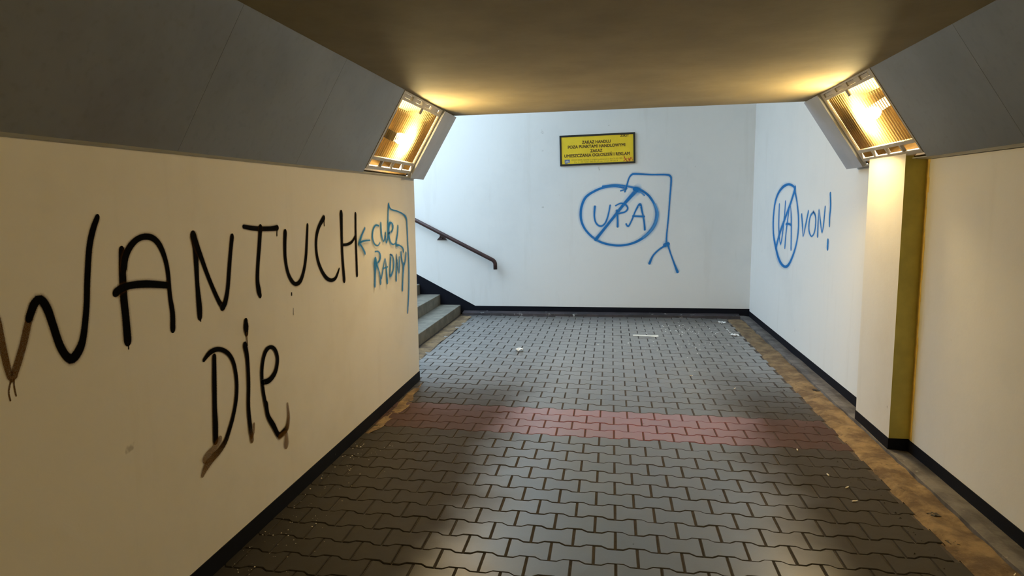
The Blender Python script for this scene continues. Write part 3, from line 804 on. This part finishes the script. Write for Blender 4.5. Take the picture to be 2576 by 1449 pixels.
STROKES_FAR = [
 ('circle', 'b', [
  [(0.205, 1.768, 0.0213, 1), (0.056, 1.797, 0.0238, 1), (-0.099, 1.784, 0.0264, 1), (-0.242, 1.729, 0.029, 1), (-0.351, 1.649, 0.0316, 1), (-0.405, 1.528, 0.0316, 1), (-0.417, 1.407, 0.0316, 1), (-0.398, 1.298, 0.0291, 1), (-0.337, 1.188, 0.0267, 1), (-0.228, 1.084, 0.0267, 1), (-0.094, 1.017, 0.0268, 1), (0.087, 0.986, 0.0268, 1), (0.255, 1.004, 0.0268, 1), (0.398, 1.064, 0.0315, 1), (0.515, 1.16, 0.0362, 1), (0.596, 1.28, 0.0405, 1), (0.618, 1.412, 0.0353, 1), (0.592, 1.531, 0.028, 1), (0.52, 1.651, 0.028, 1), (0.436, 1.723, 0.0281, 1), (0.359, 1.76, 0.0306, 1)],
  [(-0.111, 1.799, 0.024, 0.75), (0.056, 1.816, 0.0238, 0.75), (0.223, 1.795, 0.0237, 0.75), (0.353, 1.766, 0.0236, 0.75)],
  [(0.592, 1.543, 0.0257, 0.5), (0.632, 1.435, 0.0258, 0.5), (0.617, 1.328, 0.0262, 0.5), (0.55, 1.196, 0.0264, 0.5), (0.445, 1.1, 0.0266, 0.5)],
 ]),
 ('slash', 'b', [
  [(-0.203, 1.075, 0.0415, 1), (-0.107, 1.197, 0.0341, 1), (0.036, 1.377, 0.0339, 1), (0.178, 1.557, 0.0362, 1), (0.348, 1.748, 0.0528, 1)],
  [(0.336, 1.754, 0.0614, 1), (0.365, 1.745, 0.0613, 1)],
  [(0.377, 1.724, 0.0188, 0.6), (0.413, 1.705, 0.0187, 0.6), (0.447, 1.673, 0.0187, 0.6)],
 ]),
 ('U', 'b', [
  [(-0.222, 1.521, 0.0266, 1), (-0.229, 1.394, 0.0205, 1), (-0.204, 1.297, 0.0193, 1), (-0.144, 1.254, 0.0206, 1), (-0.084, 1.29, 0.0194, 1), (-0.042, 1.393, 0.0181, 1), (-0.013, 1.539, 0.0168, 1)],
 ]),
 ('P', 'b', [
  [(0.081, 1.464, 0.0263, 1), (0.09, 1.355, 0.0215, 1), (0.092, 1.249, 0.024, 1)],
  [(0.062, 1.534, 0.0145, 1), (0.13, 1.565, 0.0168, 1), (0.196, 1.547, 0.0189, 1), (0.226, 1.496, 0.0191, 1), (0.191, 1.449, 0.0193, 1), (0.095, 1.425, 0.0181, 1)],
 ]),
 ('A', 'b', [
  [(0.208, 1.28, 0.0191, 1), (0.238, 1.251, 0.0194, 1), (0.287, 1.342, 0.018, 1), (0.333, 1.462, 0.018, 1), (0.392, 1.551, 0.0262, 1), (0.422, 1.449, 0.0212, 1), (0.448, 1.329, 0.0201, 1), (0.461, 1.206, 0.0237, 1)],
  [(0.301, 1.39, 0.0216, 1), (0.447, 1.383, 0.0216, 1)],
 ]),
 ('gallows', 'b', [
  [(0.128, 1.736, 0.0144, 0.8), (0.2, 1.756, 0.0144, 0.8)],
  [(0.186, 1.724, 0.0167, 1), (0.211, 1.809, 0.0191, 1), (0.239, 1.904, 0.0167, 1), (0.274, 1.951, 0.0216, 1), (0.327, 1.962, 0.0236, 1), (0.551, 1.949, 0.0188, 1), (0.726, 1.946, 0.0211, 1), (0.79, 1.925, 0.023, 1), (0.803, 1.86, 0.021, 1), (0.79, 1.624, 0.0176, 1), (0.777, 1.386, 0.0176, 1), (0.758, 1.147, 0.0177, 1), (0.754, 1.015, 0.0212, 1)],
  [(0.743, 0.993, 0.0484, 1), (0.768, 1.003, 0.0484, 1)],
  [(0.743, 0.985, 0.0242, 1), (0.661, 0.931, 0.0205, 1), (0.579, 0.846, 0.0217, 1), (0.533, 0.742, 0.0312, 1)],
  [(0.776, 0.991, 0.0211, 1), (0.816, 0.87, 0.0176, 1), (0.865, 0.737, 0.0212, 1), (0.909, 0.626, 0.033, 1)],
 ]),
]
STROKES_RIGHT = [
 ('oval', 'b', [
  [(7.458, 1.711, 0.0218, 1), (7.587, 1.744, 0.0227, 1), (7.759, 1.759, 0.0232, 1), (7.97, 1.737, 0.0316, 1), (8.167, 1.676, 0.0385, 1), (8.309, 1.575, 0.0501, 1), (8.369, 1.442, 0.0556, 1), (8.376, 1.308, 0.0571, 1), (8.324, 1.166, 0.0529, 1), (8.204, 1.05, 0.057, 1), (8.069, 0.947, 0.0539, 1), (7.907, 0.887, 0.0368, 1), (7.741, 0.874, 0.025, 1), (7.59, 0.917, 0.0358, 1), (7.44, 1.025, 0.038, 1), (7.331, 1.152, 0.0367, 1), (7.283, 1.28, 0.0395, 1), (7.294, 1.413, 0.0388, 1), (7.363, 1.553, 0.0351, 1), (7.442, 1.653, 0.0386, 1), (7.487, 1.692, 0.043, 1)],
 ]),
 ('slash', 'b', [
  [(7.467, 1.711, 0.0475, 1), (7.625, 1.56, 0.0415, 1), (7.841, 1.389, 0.0415, 1), (8.037, 1.228, 0.0468, 1), (8.196, 1.05, 0.0515, 1)],
 ]),
 ('U', 'b', [
  [(8.113, 1.534, 0.0345, 1), (8.11, 1.391, 0.0383, 1), (8.086, 1.244, 0.0363, 1), (7.999, 1.11, 0.0227, 1), (7.935, 1.178, 0.0328, 1), (7.874, 1.37, 0.0316, 1), (7.841, 1.568, 0.0318, 1)],
 ]),
 ('A', 'b', [
  [(7.793, 1.087, 0.0346, 1), (7.764, 1.241, 0.0338, 1), (7.705, 1.419, 0.0317, 1), (7.637, 1.534, 0.0095, 1), (7.579, 1.422, 0.0353, 1), (7.549, 1.251, 0.0364, 1), (7.533, 1.087, 0.0365, 1)],
  [(7.789, 1.331, 0.0203, 1), (7.692, 1.341, 0.0194, 1), (7.561, 1.331, 0.0202, 1)],
 ]),
 ('V', 'b', [
  [(7.177, 1.44, 0.0331, 1), (7.131, 1.336, 0.0333, 1), (7.095, 1.238, 0.0121, 1), (7.029, 1.34, 0.0295, 1), (6.952, 1.478, 0.0295, 1)],
 ]),
 ('O', 'b', [
  [(6.775, 1.48, 0.0161, 1), (6.864, 1.447, 0.0212, 1), (6.908, 1.376, 0.0323, 1), (6.896, 1.298, 0.029, 1), (6.807, 1.253, 0.0117, 1), (6.72, 1.298, 0.0237, 1), (6.694, 1.383, 0.0284, 1), (6.718, 1.451, 0.0238, 1), (6.789, 1.484, 0.0159, 1)],
 ]),
 ('N', 'b', [
  [(6.618, 1.271, 0.0303, 1), (6.618, 1.385, 0.0277, 1), (6.611, 1.505, 0.0125, 1), (6.553, 1.402, 0.0262, 1), (6.494, 1.307, 0.0141, 1), (6.456, 1.376, 0.0253, 1), (6.432, 1.528, 0.0234, 1)],
 ]),
 ('exclamation', 'b', [
  [(6.304, 1.644, 0.0287, 1), (6.281, 1.538, 0.0315, 1), (6.29, 1.453, 0.0294, 1), (6.287, 1.374, 0.0227, 1)],
  [(6.307, 1.234, 0.0366, 1), (6.308, 1.18, 0.0366, 1)],
 ]),
]

def catmull(pts, step):
    P = [Vector(p) for p in pts]
    if len(P) == 2: P = [P[0], P[0].lerp(P[1], 0.5), P[1]]
    out = []
    for i in range(len(P) - 1):
        p0 = P[max(i - 1, 0)]; p1 = P[i]; p2 = P[i + 1]; p3 = P[min(i + 2, len(P) - 1)]
        n = max(2, int((p2 - p1).to_2d().length / step))
        for k in range(n):
            t_ = k / n
            out.append(0.5 * ((2 * p1) + (p2 - p0) * t_ + (2 * p0 - 5 * p1 + 4 * p2 - p3) * t_ ** 2 + (3 * p1 - p0 - 3 * p2 + p3) * t_ ** 3))
    out.append(P[-1]); return out
HALO = {'k': [(-1.55, 0.0), (-1.05, 0.25), (-0.82, 1.0), (0.82, 1.0), (1.05, 0.25), (1.55, 0.0)],
        'b': [(-3.4, 0.0), (-1.6, 0.26), (-0.66, 0.95), (0.66, 0.95), (1.6, 0.26), (3.4, 0.0)]}
WIDE = {'k': 1.2, 'b': 1.0}
def paint(strokes, place, wall, blue=1.0):
    depth = 0.0006
    for lab, colr, sts in strokes:
        V = []; F = []; A = []; B = []
        for st in sts:
            pts = catmull(st, 0.012)
            w0, w1 = pts[0].z, pts[-1].z
            d0 = (pts[0] - pts[1]).to_2d(); d1 = (pts[-1] - pts[-2]).to_2d()
            d0 = d0.normalized() if d0.length else Vector((0, 1)); d1 = d1.normalized() if d1.length else Vector((0, 1))
            seq = []
            for q in (1.0, 0.92, 0.75, 0.5, 0.25):
                e = pts[0].copy(); e.x += d0.x * w0 * 0.75 * q; e.y += d0.y * w0 * 0.75 * q; seq.append((e, math.sqrt(max(0.0004, 1 - q * q)), d0 * -1))
            for i, p_ in enumerate(pts):
                tn = (pts[min(i + 1, len(pts) - 1)] - pts[max(i - 1, 0)]).to_2d()
                tn = tn.normalized() if tn.length > 1e-6 else d1
                seq.append((p_, 1.0, tn))
            for q in (0.25, 0.5, 0.75, 0.92, 1.0):
                e = pts[-1].copy(); e.x += d1.x * w1 * 0.75 * q; e.y += d1.y * w1 * 0.75 * q; seq.append((e, math.sqrt(max(0.0004, 1 - q * q)), d1))
            prof = HALO[colr]; m_ = len(prof); b = len(V)
            for (p_, sc, tn) in seq:
                nx, ny = -tn.y, tn.x
                hw = p_.z * 0.5 * WIDE[colr] * sc * (blue if colr == 'b' else 1.0)
                for off, al in prof:
                    V.append(place(p_.x + nx * off * hw, p_.y + ny * off * hw, depth)); A.append(max(0.0, min(1.0, al * max(p_.w, 0.0) ** 0.3))); B.append(max(0.0, min(1.0, p_.w)))
            for i in range(len(seq) - 1):
                for k in range(m_ - 1): F.append((b + i * m_ + k, b + i * m_ + k + 1, b + (i + 1) * m_ + k + 1, b + (i + 1) * m_ + k))
            depth += 0.00012
        name = 'graffiti_letter' if len(lab) == 1 else 'graffiti_' + ('mark' if lab == 'exclamation' else lab)
        o = mesh_obj(name, V, F, M['spray_' + colr], wall)
        at = o.data.attributes.new('dens', 'FLOAT', 'POINT'); at.data.foreach_set('value', A)
        at = o.data.attributes.new('body', 'FLOAT', 'POINT'); at.data.foreach_set('value', B)
        word = {'k': 'black', 'b': 'blue'}[colr]
        tag(o, f'{word} sprayed letter {lab}' if len(lab) == 1 else f'{word} sprayed {lab}')
paint(STROKES_LEFT, lambda u, v_, d: (XL + d, u, v_), wall_left, 0.78)
paint(STROKES_FAR, lambda u, v_, d: (u, YF - d, v_), wall_far, 0.88)
paint(STROKES_RIGHT, lambda u, v_, d: (XR - d, u, v_), wall_right, 0.88)

# ------------------------------------------------------------------ litter
def crumpled(name, x, y, sx, sy, h, rot, mat, label, cat, group=None, seed=0):
    v = []; f = []; n = 6
    for i in range(n):
        for k in range(n):
            a, b = i / (n - 1) - 0.5, k / (n - 1) - 0.5
            px_, py_ = a * sx, b * sy * (1 + 0.5 * a)
            z = 0.002 + h * (0.5 + noise.noise(Vector((a * 5 + seed, b * 5, seed * 3.1))))
            c_, s_ = math.cos(rot), math.sin(rot)
            v.append((px_ * c_ - py_ * s_, px_ * s_ + py_ * c_, max(0.001, z)))
    for i in range(n - 1):
        for k in range(n - 1): f.append((i * n + k, i * n + k + 1, (i + 1) * n + k + 1, (i + 1) * n + k))
    o = mesh_obj(name, v, f, mat); o.location = (x, y, 0)
    md = o.modifiers.new('thick', 'SOLIDIFY'); md.thickness = 0.001; md.offset = 1
    return tag(o, label, cat, group)
crumpled('paper_scrap', -0.975, 7.19, 0.085, 0.075, 0.035, 0.1, M['paper'], 'crumpled white paper scrap alone in the open middle of the landing', 'paper', seed=1)
crumpled('paper_scrap', 1.46, 8.26, 0.07, 0.08, 0.022, 0.3, M['paper'], 'folded white paper scrap at the edge of the dirt strip', 'paper', seed=5)
crumpled('paper_scrap', 1.44, 9.10, 0.04, 0.09, 0.02, 0.9, M['paper'], 'white paper scrap in the corner by the end wall', 'paper', seed=8)
crumpled('paper_scrap', 0.42, 8.15, 0.30, 0.10, 0.004, -0.05, M['butt'], 'flat trodden pale paper among the plaster crumbs', 'paper', seed=11)
crumpled('leaf', 1.632, 3.585, 0.05, 0.06, 0.012, 0.5, M['rubbish'], 'dark dead leaf on the sandy dirt strip by the right wall', 'leaf', 'dead leaves on the dirt strip', seed=14)
crumpled('leaf', 1.60, 3.28, 0.05, 0.05, 0.012, 1.5, M['rubbish'], 'dark dead leaf on the sandy dirt strip by the right wall', 'leaf', 'dead leaves on the dirt strip', seed=15)
crumpled('leaf', 1.735, 5.90, 0.05, 0.08, 0.012, 1.1, M['rubbish'], 'dark leaf scrap against the mortar ledge beyond the pilaster', 'leaf', seed=16)
def butt(x, y, rot, label, group=None):
    r = tag(empty('cigarette_butt', Matrix.Translation((x, y, 0.0045)) @ Matrix.Rotation(rot, 4, 'Z')), label, 'cigarette butt', group)
    m = MB(); m.tube([(-0.013, 0, 0), (-0.004, 0, 0.0003), (0.008, 0, -0.0003)], [0.0042, 0.0042, 0.0038], 8); m.build('filter', M['butt'], r, smooth=True)
    m = MB(); m.tube([(0.008, 0, -0.0003), (0.015, 0.001, 0), (0.019, 0.002, 0.0004)], [0.0038, 0.0036, 0.002], 8); m.build('paper', M['paper'], r, smooth=True)
for (x, y, rt) in ((1.20, 4.45, 1.4), (1.27, 4.05, 1.6), (1.30, 3.70, 0.3), (1.32, 3.88, 0.8), (0.74, 6.3, 0.2), (1.06, 5.9, 1.0)):
    butt(x, y, rt, 'cigarette butt lying on the grey pavers between worn path and dirt strip', 'cigarette butts on the pavers')
butt(1.722, 3.02, 0.9, 'cigarette butt lodged against the mortar ledge of the right wall')
